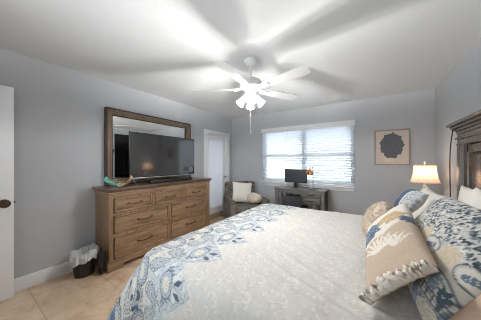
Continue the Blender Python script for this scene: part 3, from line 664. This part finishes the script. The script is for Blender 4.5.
# coverlet: flat cloth coordinates draped over three edges of the mattress
def coverlet():
    res = 0.0065
    X_FOOT, X_HEAD = -1.36, 0.715; R0, RR, DROP = 0.09, 0.085, 0.60
    def axis(a, b, n0=0):
        n = int(round((b - a) / res)); return np.linspace(a, b, n + 1)
    D = R0 + RR * PI / 2 + DROP
    xi = X_FOOT + R0 + RR; y0i = BED_Y0 - 0.02 + R0 + RR; y1i = BED_Y1 + 0.02 - R0 - RR
    sx = axis(xi - D, X_HEAD); ty = axis(y0i - D, y1i + D)
    S, Tt = np.meshgrid(sx, ty, indexing='ij')
    ex = np.maximum(0, xi - S); ey0 = np.maximum(0, y0i - Tt); ey1 = np.maximum(0, Tt - y1i); ey = np.maximum(ey0, ey1); sg = np.where(ey1 > 0, 1.0, -1.0)
    dist = np.maximum(ex, ey); mn = np.minimum(ex, ey)
    with np.errstate(divide='ignore', invalid='ignore'):
        ra = np.where(dist > 0, mn / np.maximum(dist, 1e-9), 0)
    th = np.where(ex >= ey, PI / 4 * ra, PI / 2 - PI / 4 * ra)       # 0 = towards foot, 90 deg = towards the side
    corner = np.sin(2 * th) * (dist > 0)
    per = np.where(ex >= ey, Tt, S)                                   # running coordinate along the edge
    # profile
    fl = np.minimum(dist, R0); q = np.clip(dist - R0, 0, RR * PI / 2); ang = q / RR
    hang = np.maximum(0, dist - R0 - RR * PI / 2)
    out = fl + RR * np.sin(ang); drop = RR * (1 - np.cos(ang)) + hang * 0.985
    hk = hang / DROP
    rip = (0.016 * np.sin(per * 11 + 0.6) + 0.010 * np.sin(per * 19 + 2)) * hk * (1 - corner) + 0.02 * np.sin(th * 10) * hk * corner
    out = out + (0.035 + 0.12 * (np.cos(th) * (ex > 0)) ** 2) * hk ** 0.75 + 0.22 * corner ** 1.2 * hk ** 0.8 + rip
    cx = np.cos(th) * out; cyy = np.sin(th) * out * sg
    PX = np.where(ex > 0, xi, S) - np.where(dist > 0, cx, 0)
    PY = np.clip(Tt, y0i, y1i) + np.where(dist > 0, cyy, 0)
    PX = np.where(ex == 0, S, PX)
    puff = 0.004 * np.sin(S * 7 + 0.8 * np.sin(Tt * 5)) * np.cos(Tt * 6 + np.sin(S * 4)) + 0.003 * wobble(S, Tt, 16, 0.4)
    wr = 0.006 * np.exp(-((Tt - 1.15 + 0.5 * (S + 0.3)) / 0.02) ** 2) * sm(-0.7, -0.3, S) * sm(0.35, 0.1, S) + 0.005 * np.exp(-((Tt - 1.0 + 0.42 * (S + 0.3)) / 0.018) ** 2) * sm(-0.6, -0.25, S) * sm(0.3, 0.1, S)
    quilt = 0.0009 * wobble(S, Tt, 60, 1.1) * np.clip(1 - hk * 0.5, 0, 1)
    PZ = BED_T - drop + (puff + wr) * (1 - np.clip(hang / 0.1, 0, 1)) + quilt
    # colours
    C = np.zeros(S.shape + (3,)); C[:] = L3(210, 208, 204)
    paint(C, sm(-0.4, 0.6, wobble(S, Tt, 23, 0.3)) * 0.25, L3(205, 200, 194))
    rg = random.Random(5); TLE = 0.15
    for q in range(13):                                                  # woven leaf motif, repeating
        cu, cv, an = rg.uniform(0, TLE), rg.uniform(0, TLE), rg.uniform(0, 2 * PI); Lf, Wf = rg.uniform(0.032, 0.05), rg.uniform(0.007, 0.0105)
        uu = (S - cu + TLE / 2) % TLE - TLE / 2; vv = (Tt - cv + TLE / 2 + 0.5 * TLE * (np.floor((S - cu + TLE / 2) / TLE) % 2)) % TLE - TLE / 2
        leaf(C, uu, vv, 0, 0, Lf, Wf * 1.5, an, L3(204, 198, 191), 0.5)
        leaf(C, uu, vv, 0.004, 0.002, Lf * 0.85, Wf * 0.9, an, L3(226, 222, 216), 0.75)
    # band at the foot; sA = distance from the foot fold towards the head
    sA = S + 1.30
    per_t = 0.3125; fr = ((Tt - 0.945) / per_t) % 1.0; tri = 1 - np.abs(2 * fr - 1); tri = 1 - tri      # 1 at tip
    sb = 0.34 + 0.19 * np.clip(tri, 0, 1) ** 0.8
    inb = 1 - sm(-0.006, 0.006, sA - sb)
    bandC = np.zeros_like(C); bandC[:] = L3(196, 201, 205)
    ww = wobble(S + 0.02 * wobble(S, Tt, 22, 1), Tt, 46, 2.1)
    paint(bandC, np.exp(-(ww / 0.13) ** 2) * 0.75, L3(108, 120, 134))
    paint(bandC, sm(0.75, 1.0, ww) * 0.5, L3(158, 172, 184))
    paint(bandC, sm(-0.75, -1.0, ww) * 0.7, L3(224, 222, 215))
    low = sm(0.24, 0.10, sA)
    paint(bandC, low * 0.9, L3(212, 208, 198))
    w2 = wobble(S + 0.025 * wobble(S, Tt, 18, 3), Tt, 58, 0.9)
    paint(bandC, low * np.exp(-(w2 / 0.13) ** 2) * 0.65, L3(94, 96, 102))
    paint(bandC, low * sm(0.9, 1.1, w2) * 0.5, L3(150, 158, 166))
    rng = random.Random(3)
    k0, k1 = int((Tt.min() - 0.945) / per_t) - 1, int((Tt.max() - 0.945) / per_t) + 1
    F0 = -1.30
    for k in range(k0, k1 + 1):
        c = 0.945 + k * per_t
        for sgn in (-1, 1):
            paisley(bandC, S, Tt, F0 + 0.21, c + sgn * 0.10, 0.075, sgn * 0.7 + (0 if sgn > 0 else 0), L3(206, 210, 211))
            sprig(bandC, S, Tt, F0 + 0.30, c + sgn * 0.105, 0.08, -sgn * 0.7, L3(128, 140, 152), 3)
        medallion(bandC, S, Tt, F0 + 0.33, c, 0.05, 0.075, 0, L3(170, 180, 190), L3(222, 217, 203), 0.003)
        for sgn in (-1, 1): leaf(bandC, S, Tt, F0 + 0.40, c + sgn * 0.02, 0.06, 0.016, sgn * 0.5, SLATE)
        for row in range(5):
            s0 = F0 + 0.06 - 0.155 * row; off = (row % 2) * per_t / 2
            if row % 2 == 0:
                medallion(bandC, S, Tt, s0, c + off, 0.085, 0.085, 0, SLATE, L3(204, 203, 197))
                paisley(bandC, S, Tt, s0 - 0.03, c + off + per_t / 2, 0.08, rng.uniform(0, 6), L3(200, 201, 198), L3(94, 100, 110))
            else:
                paisley(bandC, S, Tt, s0, c + off, 0.10, rng.uniform(0, 6), L3(202, 202, 198), L3(94, 100, 110))
                paisley(bandC, S, Tt, s0 + 0.02, c + off + per_t / 2, 0.075, rng.uniform(0, 6), L3(198, 201, 202))
            for q in range(3):
                leaf(bandC, S, Tt, s0 + rng.uniform(-0.07, 0.07), c + off + rng.uniform(-0.15, 0.15), 0.055, 0.016, rng.uniform(0, 6), L3(88, 94, 103) if q else L3(84, 112, 140))
        leaf(bandC, S, Tt, F0 - 0.42, c + 0.1, 0.16, 0.06, rng.uniform(1, 2), L3(78, 104, 132))
        leaf(bandC, S, Tt, F0 - 0.30, c - 0.06, 0.12, 0.045, rng.uniform(1, 2), L3(96, 122, 150))
    # edge of the scallops: dotted dark line
    eg = sA - sb
    paint(bandC, np.exp(-((eg + 0.010) / 0.005) ** 2) * 0.3, STEEL)
    paint(bandC, np.exp(-((eg + 0.035) / 0.008) ** 2) * (np.sin(Tt * 190) > 0.1) * 0.35, SLATE)
    C = C * (1 - inb[..., None]) + bandC * inb[..., None]
    nx, ny = S.shape
    V = np.stack([PX, PY, PZ], -1).reshape(-1, 3)
    idx = np.arange(nx * ny).reshape(nx, ny)
    F = np.stack([idx[:-1, :-1], idx[1:, :-1], idx[1:, 1:], idx[:-1, 1:]], -1).reshape(-1, 4)
    return grid_mesh('coverlet', V, F, C.reshape(-1, 3), m_cloth)
def grid_mesh(name, V, F, C, mat):
    me = bpy.data.meshes.new(name)
    me.vertices.add(len(V)); me.vertices.foreach_set('co', V.astype(np.float32).ravel())
    me.loops.add(F.size); me.loops.foreach_set('vertex_index', F.astype(np.int32).ravel())
    me.polygons.add(len(F)); me.polygons.foreach_set('loop_start', np.arange(0, F.size, 4, dtype=np.int32)); me.polygons.foreach_set('loop_total', np.full(len(F), 4, dtype=np.int32))
    me.update(calc_edges=True); me.validate()
    if C is not None:
        ca = me.color_attributes.new('Col', 'FLOAT_COLOR', 'POINT')
        ca.data.foreach_set('color', np.concatenate([C, np.ones((len(C), 1))], 1).astype(np.float32).ravel())
    me.materials.append(mat); return me
o = finish('coverlet', coverlet(), None, None, 80)
tag(o, 'white damask coverlet with blue paisley scalloped border at the foot of bed', 'bedspread')

# ------------------------------------------------------------------ pillows
def pillow_mesh(name, w, h, t, mat, pattern=None, back=None, res=0.008, pull=0.06, wr=0.004, seed=1.0, sag=0.0, flange=0.0):
    """Local x = width, y = height, +z = front."""
    n, m = max(16, int(w / res)), max(16, int(h / res))
    a = np.sin(np.linspace(-PI / 2, PI / 2, n + 1)) * 0.35 + np.linspace(-1, 1, n + 1) * 0.65
    b = np.sin(np.linspace(-PI / 2, PI / 2, m + 1)) * 0.35 + np.linspace(-1, 1, m + 1) * 0.65
    A, Bb = np.meshgrid(a, b, indexing='ij')
    X = A * w / 2 * (1 - pull * (1 - Bb ** 2)); Y = Bb * h / 2 * (1 - pull * (1 - A ** 2))
    ed = (np.clip(1 - A ** 2, 0, 1) * np.clip(1 - Bb ** 2, 0, 1))
    Z = t / 2 * ed ** 0.42 * (1 - sag * Bb)
    wv = wr * (wobble(X, Y, 20, seed) + 0.5 * wobble(X, Y, 41, seed * 2)) * ed ** 0.3
    Zf = Z + wv; Zb = -Z + wv * 0.5
    Vf = np.stack([X, Y, Zf], -1).reshape(-1, 3); Vb = np.stack([X, Y, Zb], -1).reshape(-1, 3)
    idx = np.arange((n + 1) * (m + 1)).reshape(n + 1, m + 1); N = idx.size
    F1 = np.stack([idx[:-1, :-1], idx[1:, :-1], idx[1:, 1:], idx[:-1, 1:]], -1).reshape(-1, 4)
    F2 = np.stack([idx[:-1, :-1], idx[:-1, 1:], idx[1:, 1:], idx[1:, :-1]], -1).reshape(-1, 4) + N
    # stitch border: move back border onto front border
    on = (np.abs(A) > 0.9999) | (np.abs(Bb) > 0.9999); f = on.reshape(-1)
    remap = np.arange(2 * N); remap[N:][f] = np.arange(N)[f]
    F = remap[np.concatenate([F1, F2])]
    V = np.concatenate([Vf, Vb])
    C = None
    if pattern is not None:
        Cf = pattern(A * w / 2, Bb * h / 2); Cb = np.zeros_like(Cf); Cb[:] = back if back is not None else L3(200, 180, 160)
        C = np.concatenate([Cf.reshape(-1, 3), Cb.reshape(-1, 3)])
    me = grid_mesh(name, V, F, C, mat)
    bm = bmesh.new(); bm.from_mesh(me); bmesh.ops.delete(bm, geom=[v for v in bm.verts if not v.link_faces], context='VERTS'); bm.to_mesh(me); bm.free()
    return me
def frame_matrix(c, xd, yd):
    x = Vector(xd).normalized(); y = Vector(yd); y = (y - x * y.dot(x)).normalized(); z = x.cross(y)
    M = Matrix((x, y, z)).transposed().to_4x4(); M.translation = Vector(c); return M
def put(name, me, M, label, cat='pillow', group=None):
    o = finish(name, me, None, None, 80); o.matrix_world = M; return tag(o, label, cat, group)

def pat_sham(u, v):
    v = v * 0.3 / 0.235
    C = np.zeros(u.shape + (3,)); C[:] = L3(204, 200, 190)
    rng = random.Random(11)
    w1 = wobble(u + 0.01 * wobble(u, v, 40, 1.3), v, 130, 0.5)
    up = sm(-0.01, 0.03, v)
    paint(C, up * 0.6, L3(196, 197, 195))
    paint(C, up * np.exp(-(w1 / 0.2) ** 2) * 0.6, L3(120, 132, 146))
    for k in range(900):
        cu, cv = rng.uniform(-0.42, 0.42), rng.uniform(0.0, 0.31); a = rng.choice((0.6, 2.4, 1.2)) + rng.uniform(-0.5, 0.5)
        leaf(C, u, v, cu, cv, rng.uniform(0.018, 0.034), rng.uniform(0.004, 0.0075), a, rng.choice((L3(56, 65, 77), L3(76, 85, 95), L3(116, 127, 138), L3(220, 218, 210))))
    for k in range(-3, 4):                                              # row of ringed leaf rounds and cream ovals
        c = 0.19 * k + 0.10
        for q, cl in ((0.125, SLATE), (0.112, L3(200, 196, 186)), (0.104, L3(120, 128, 132))):
            d = np.hypot(u - c, (v + 0.215) * 0.82); paint(C, np.exp(-((d - q) / 0.0045) ** 2) * (v < -0.02), cl)
        sprig(C, u, v, c, -0.185, 0.095, PI / 2, L3(122, 140, 154), 4)
        sprig(C, u, v, c + 0.095, -0.2, 0.09, PI / 2 + 0.45, L3(74, 94, 106), 4)
    for k in range(-3, 4):
        c = 0.24 * k + 0.13
        d, th = blob(u, v, c, 0.0, 0.062, 0.05); paint(C, 1 - sm(0.95, 1.02, d), L3(212, 208, 198)); paint(C, np.exp(-((d - 0.97) / 0.06) ** 2), SLATE); paint(C, np.exp(-((d - 0.82) / 0.05) ** 2) * 0.5, STEEL)
        sprig(C, u, v, c - 0.03, -0.02, 0.055, 0.55, L3(104, 124, 142), 4)
        d, th = blob(u, v, c + 0.12, 0.02, 0.055, 0.048); paint(C, 1 - sm(0.95, 1.02, d + 0.05 * np.cos(9 * th)), L3(212, 200, 174)); paint(C, (np.cos(7 * th + 9 * d) > 0.5) * (d < 0.9) * 0.5, L3(188, 176, 150))
    lowb = sm(-0.205, -0.21, v)
    paint(C, lowb, L3(186, 192, 196)); w3 = wobble(u, v, 95, 2.2)
    paint(C, lowb * sm(0.1, 0.35, np.abs(w3)) * 0.75, L3(78, 98, 124))
    for q, wd in ((-0.2, 0.004), (-0.18, 0.003), (-0.16, 0.003)): paint(C, np.exp(-((v - q) / wd) ** 2), SLATE)
    paint(C, (np.abs(v + 0.18) < 0.016) * (np.sin(u * 160) > 0.55) * 0.8, SLATE)
    for k in range(-3, 4):
        d, th = blob(u, v, 0.2 * k - 0.07, -0.255, 0.07, 0.042); paint(C, 1 - sm(0.95, 1.05, d + 0.06 * np.cos(8 * th)), L3(210, 202, 184)); paint(C, (np.cos(6 * th + 8 * d) > 0.4) * (d < 0.85) * 0.5, L3(150, 152, 150))
    return C
def coral(C, u, v, cu, cv, r, col, lite, seed):
    d = np.hypot(u - cu, (v - cv)); th = np.arctan2(v - cv, u - cu)
    rr = r * (0.86 + 0.1 * np.sin(7 * th + seed) + 0.08 * np.sin(13 * th + 2 * seed))
    m = 1 - sm(-0.004, 0.004, d - rr); paint(C, m, col)
    br = np.sin(9 * th + seed + 3 * np.sin(d * 60)) * np.cos(d * 95 + 2 * np.sin(5 * th))
    paint(C, m * sm(0.45, 0.7, br) * 0.8, lite)
def pat_coral(u, v):
    # u runs along the length (+u = near end), v across (+v = top edge)
    C = np.zeros(u.shape + (3,)); C[:] = L3(228, 221, 210)
    ed = 0.04 - 0.42 * v + 0.015 * np.sin(v * 40); paint(C, sm(ed - 0.008, ed + 0.008, u), L3(196, 176, 155))
    for k in range(9):
        a = 2.0 + k * 0.27; leaf(C, u, v, 0.19, -0.02, 0.15, 0.007, a, L3(232, 224, 212))
    for k in range(6): leaf(C, u, v, 0.2, 0.06, 0.12, 0.006, 2.3 + k * 0.3, L3(230, 222, 208))
    coral(C, u, v, -0.07, -0.085, 0.115, L3(80, 100, 122), L3(164, 180, 192), 0.5)
    coral(C, u, v, -0.12, 0.07, 0.09, L3(190, 166, 126), L3(224, 208, 178), 1.9)
    coral(C, u, v, 0.10, -0.155, 0.06, L3(184, 158, 122), L3(220, 204, 176), 3.1)
    coral(C, u, v, -0.05, 0.165, 0.055, L3(66, 86, 110), L3(110, 132, 154), 4.4)
    return C
def pat_bolster(u, v):
    C = np.zeros(u.shape + (3,)); C[:] = L3(196, 197, 194)
    w1 = wobble(u, v, 90, 0.9); paint(C, np.exp(-(w1 / 0.3) ** 2) * 0.85, L3(96, 120, 148))
    paint(C, sm(0.03, 0.02, u), L3(60, 88, 118)); paint(C, np.exp(-((u - 0.035) / 0.006) ** 2), L3(228, 224, 216))
    return C

# big paisley sham, near side, leaning on the white ones
ME = pillow_mesh('paisley_sham', 0.77, 0.47, 0.16, m_print, pat_sham, L3(206, 178, 157), res=0.0045, seed=2.0, pull=0.03)
Msh = frame_matrix((0.285, 1.295, 0.925), (0.05, -1.0, 0.0), (0.26, 0, 0.39))
sham = put('paisley_sham', ME, Msh, 'large blue paisley sham with peach edging, nearest the camera', 'pillow')
# peach flange on its near end
def flange(L, wd, amp=0.006, n=60):
    V, F = [], []
    for i in range(n + 1):
        y = -L / 2 + L * i / n
        for j in range(6):
            x = wd * j / 5
            V.append((x, y, amp * math.sin(y * 40) * j / 5 + 0.004))
    for i in range(n):
        for j in range(5): a = i * 6 + j; F.append((a, a + 1, a + 7, a + 6))
    me = bpy.data.meshes.new('flange'); me.from_pydata(V, [], F); me.materials.append(m_peach); return me
fo = finish('flange', flange(0.47, 0.14), sham, (0.375, 0, 0), 80); fo['label'] = 'peach side flange'
md = fo.modifiers.new('thickness', 'SOLIDIFY'); md.thickness = 0.006

# white shams against the headboard
G = 'white pillows against the headboard'
ME = pillow_mesh('white_sham', 0.78, 0.44, 0.16, m_sham, res=0.02, seed=4.0, wr=0.006, pull=0.1)
put('white_sham', ME, frame_matrix((0.555, 1.54, 0.935), (0, -1, -0.02), (0.1, 0.0, 0.7)), 'white pillow right behind the large paisley sham, its corner peak beside the headboard panel', 'pillow', G)
ME = pillow_mesh('white_sham', 0.72, 0.42, 0.14, m_sham, res=0.02, seed=4.6, wr=0.006, pull=0.1)
put('white_sham.001', ME, frame_matrix((0.66, 2.09, 0.925), (0, -1, 0.03), (0.03, 0, 0.7)), 'white pillow upright against the headboard pilaster, its peak just left of the other peak', 'pillow', G)
put('white_sham.002', ME, frame_matrix((0.40, 2.33, 0.885), (0, -1, 0.0), (0.26, 0, 0.5)), 'white pillow leaning at the far side of bed below the lamp', 'pillow', G)
# small blue patterned cushion
ME = pillow_mesh('patterned_cushion', 0.28, 0.20, 0.11, m_print, pat_bolster, L3(214, 206, 196), res=0.006, seed=5)
put('patterned_cushion', ME, frame_matrix((0.26, 1.95, 1.025), (0.15, -1, 0), (0.4, 0, 0.5)), 'small cushion with dark blue end and blue and white print behind the coral pillow', 'cushion')
# coral lumbar pillow with fringe at its near end
ME = pillow_mesh('coral_pillow', 0.70, 0.31, 0.145, m_print, pat_coral, L3(178, 152, 128), res=0.006, seed=3, pull=0.04)
Mco = frame_matrix((0.10, 1.32, 0.893), (0.0, -0.69, -0.10), (0.19, 0.09, 0.23))
cp = put('coral_pillow', ME, Mco, 'beige and cream long pillow printed with blue and gold corals, ruffled end', 'pillow')
def ruffle(L, n=120):
    V, F = [], []; rows = 5
    for i in range(n + 1):
        t = i / n; y = -L / 2 + L * t
        for j in range(rows):
            k = j / (rows - 1)
            x = 0.022 * k + 0.006 * math.sin(t * 47 + 1) * k + 0.02 * (t - 0.5) ** 2 * 4
            z = 0.045 * k + 0.005 * math.sin(t * 61) * k + 0.006 * math.sin(t * 143 + 1) * k
            V.append((x, y + 0.006 * math.sin(t * 150) * k, z))
    for i in range(n):
        for j in range(rows - 1): a = i * rows + j; F.append((a, a + 1, a + rows + 1, a + rows))
    me = bpy.data.meshes.new('ruffle'); me.from_pydata(V, [], F); me.materials.append(m_ruffle); return me
ro = finish('ruffle', ruffle(0.30), cp, (0.335, 0, 0.0), 80); md = ro.modifiers.new('thickness', 'SOLIDIFY'); md.thickness = 0.016; ro['label'] = 'cream ruffled fringe'
# furry cushion
def furry(name, c, rx, ry, rz, mat, n_t, seed, tuft=0.022):
    o = lump(name, c, rx, ry, rz, 0.1, mat, seed, 32, False)
    rng = random.Random(seed); V, F = [], []
    for i in range(n_t):
        u = rng.uniform(-1, 1); a = rng.uniform(0, 2 * PI); s = math.sqrt(1 - u * u)
        d = Vector((s * math.cos(a), s * math.sin(a), u)); p = Vector((d.x * rx, d.y * ry, d.z * rz)) * 0.98
        nrm = Vector((d.x / rx, d.y / ry, d.z / rz)).normalized(); tg = nrm.cross(Vector((rng.uniform(-1, 1), rng.uniform(-1, 1), rng.uniform(-1, 1)))).normalized()
        tip = p + nrm * tuft * rng.uniform(0.5, 1) + tg * tuft * rng.uniform(-0.6, 0.6) + Vector((0, 0, -0.3 * tuft)); sd = nrm.cross(tg) * tuft * 0.16
        b = len(V); V += [p - sd, p + sd, tip]; F.append((b, b + 1, b + 2))
    me = bpy.data.meshes.new('fur'); me.from_pydata(V, [], F); me.materials.append(mat)
    f = finish('fur', me, o, None, 80); f['kind'] = 'stuff'; return o
fu = furry('furry_cushion', (0.06, 1.90, 0.86), 0.085, 0.2, 0.15, m_beige_fur, 5000, 4)
fu.rotation_euler = (0, math.radians(25), 0)
tag(fu, 'fluffy beige cushion behind the far end of coral pillow', 'cushion')
# cushions on the armchair
ME = pillow_mesh('white_cushion', 0.44, 0.44, 0.14, m_linen, res=0.02, seed=6, wr=0.004, pull=0.07)
fdv = Vector((math.sin(math.radians(50)), -math.cos(math.radians(50)), 0)); sdv = Vector((math.cos(math.radians(50)), math.sin(math.radians(50)), 0))
cpt = Vector((-2.17, 3.40, 0)) - fdv * 0.07 - sdv * 0.03
put('white_cushion', ME, frame_matrix((cpt.x, cpt.y, 0.67), sdv + Vector((0, 0, -0.1)), -fdv * 0.25 + Vector((0, 0, 1)) + sdv * 0.1), 'square white cushion leaning on the armchair back', 'cushion')
cpt = Vector((-2.17, 3.40, 0)) + fdv * 0.12 + sdv * 0.17
rc = lump('round_cushion', (cpt.x, cpt.y, 0.575), 0.165, 0.12, 0.11, 0.06, m_beige_fur, 9, 28, False)
tag(rc, 'round beige velvet cushion in front of the white cushion on armchair', 'cushion')

# ------------------------------------------------------------------ nightstand, table lamp, wall cord, art
NS = empty('nightstand', (0.56, 3.36, 0), 0, 'brown wooden nightstand under the table lamp beyond the bed', 'nightstand')
MB().box(-0.25, 0.25, -0.33, 0.33, 0.62, 0.65, 0.005).build('top', m_hb, NS)
MB().box(-0.23, 0.24, -0.31, 0.31, 0.08, 0.62, 0.003).build('body', m_hb_v, NS)
for z0 in (0.1, 0.36):
    d = MB().box(-0.245, -0.228, -0.28, 0.28, z0, z0 + 0.23, 0.004).build('drawer', m_hb, NS)
    MB().ball((-0.257, 0, z0 + 0.115), 0.014, 0.014, 0.014, 10).build('knob', m_bronze, d)
for sx in (-1, 1):
    for sy in (-1, 1): MB().box(sx * 0.2 - 0.02, sx * 0.2 + 0.02, sy * 0.28 - 0.02, sy * 0.28 + 0.02, 0, 0.085, 0.003).build('leg', m_hb_v, NS)
TL = empty('table_lamp', (0.612, 3.46, 0.65), 0, 'lit table lamp with cream bell shade in the corner beyond the bed', 'lamp')
MB().lathe([(0.0, 0.0), (0.07, 0.0), (0.072, 0.015), (0.03, 0.03), (0.022, 0.05), (0.05, 0.1), (0.075, 0.17), (0.07, 0.24), (0.04, 0.3), (0.022, 0.33), (0.026, 0.35), (0.015, 0.365), (0.015, 0.42), (0.0, 0.42)], 28).build('base', m_lampbase, TL)
sq = lambda an, z: 1 + 0.05 * abs(math.sin(2 * an)) ** 0.7 
shp = [(0.145, 0.405), (0.128, 0.45), (0.117, 0.5), (0.111, 0.55), (0.108, 0.6), (0.107, 0.63)]
sh = MB().lathe(shp, 48, None, cap=False, jit=sq).build('lamp_shade', m_lampshade, TL)
MB().lathe([(0.147, 0.402), (0.147, 0.412), (0.143, 0.412), (0.143, 0.402), (0.147, 0.402)], 48, None, cap=False, jit=sq).build('trim_band', m_lampshade, sh)
MB().lathe([(0.109, 0.62), (0.109, 0.632), (0.105, 0.632), (0.105, 0.62), (0.109, 0.62)], 48, None, cap=False, jit=sq).build('trim_band', m_lampshade, sh)
MB().tube([(0, 0, 0.42), (0, 0, 0.645)], 0.004, 6).lathe([(0.0, 0.645), (0.01, 0.65), (0.013, 0.665), (0.008, 0.68), (0.0, 0.684)], 14).tube([(-0.1, 0, 0.625), (0.1, 0, 0.625)], 0.002, 6).build('finial', m_fan, TL)
MB().ball((0, 0, 0.49), 0.025, 0.025, 0.035, 12).build('bulb', emit('warm_bulb', (1, 0.82, 0.6, 1), 2), TL)
L = bpy.data.lights.new('table_lamp_light', 'POINT'); L.energy = LAMP_W; L.color = (1.0, 0.74, 0.48); L.shadow_soft_size = 0.03
lo = bpy.data.objects.new('table_lamp_light', L); COL.objects.link(lo); lo.parent = TL; lo.location = (0, 0, 0.54)
# cord hanging on the right wall beside the headboard
pts = [(0.70, 2.79, 1.652), (0.70, 2.81, 1.60), (0.70, 2.845, 1.52), (0.70, 2.868, 1.42), (0.70, 2.875, 1.3), (0.70, 2.87, 1.1), (0.70, 2.86, 0.9), (0.70, 2.85, 0.5), (0.70, 2.86, 0.01)]
o = MB().tube(pts, 0.0045, 8).build('hanging_cord', m_black_m); tag(o, 'thin dark cord hanging from the headboard cornice down beside its far post', 'cord')
# framed art
ar = empty('framed_art', (0.313, YB, 1.27), 0, 'square pale wooden frame with grey sea fan coral print on back wall', 'picture')
A0, A1, Z0, Z1 = -0.235, 0.235, 0.0, 0.59
m = MB()
for a in ((A0, A1, Z0, Z0 + 0.018), (A0, A1, Z1 - 0.018, Z1)): m.box(a[0], a[1], -0.03, -0.002, a[2], a[3], 0.003)
for a in ((A0, A0 + 0.018), (A1 - 0.018, A1)): m.box(a[0], a[1], -0.03, -0.002, Z0 + 0.018, Z1 - 0.018, 0.003)
m.build('frame', m_artframe, ar)
MB().box(A0 + 0.01, A1 - 0.01, -0.014, -0.003, Z0 + 0.01, Z1 - 0.01).build('art_ground', m_mat_board, ar)
poly = []
for i in range(140):
    a = 2 * PI * i / 140
    r = 0.155 * (1 + 0.05 * math.sin(9 * a + 1) + 0.035 * math.sin(17 * a + 2) + 0.03 * math.sin(31 * a)) * (1 + 0.10 * max(0, -math.sin(a)) ** 12)
    poly.append((r * math.cos(a), 1.32 * r * math.sin(a)))
cm = MB(); M = Matrix.Translation((0, -0.0145, 0.325)) @ Matrix.Rotation(PI / 2, 4, 'X')
cm.prism(poly, -0.001, 0.0005, M)
cm.build('coral_print', m_coral, ar)
MB().box(-0.085, 0.03, -0.0158, -0.014, 0.055, 0.115).build('mount_block', plain('cream_mount', lin(222, 204, 180), 0.8), ar)
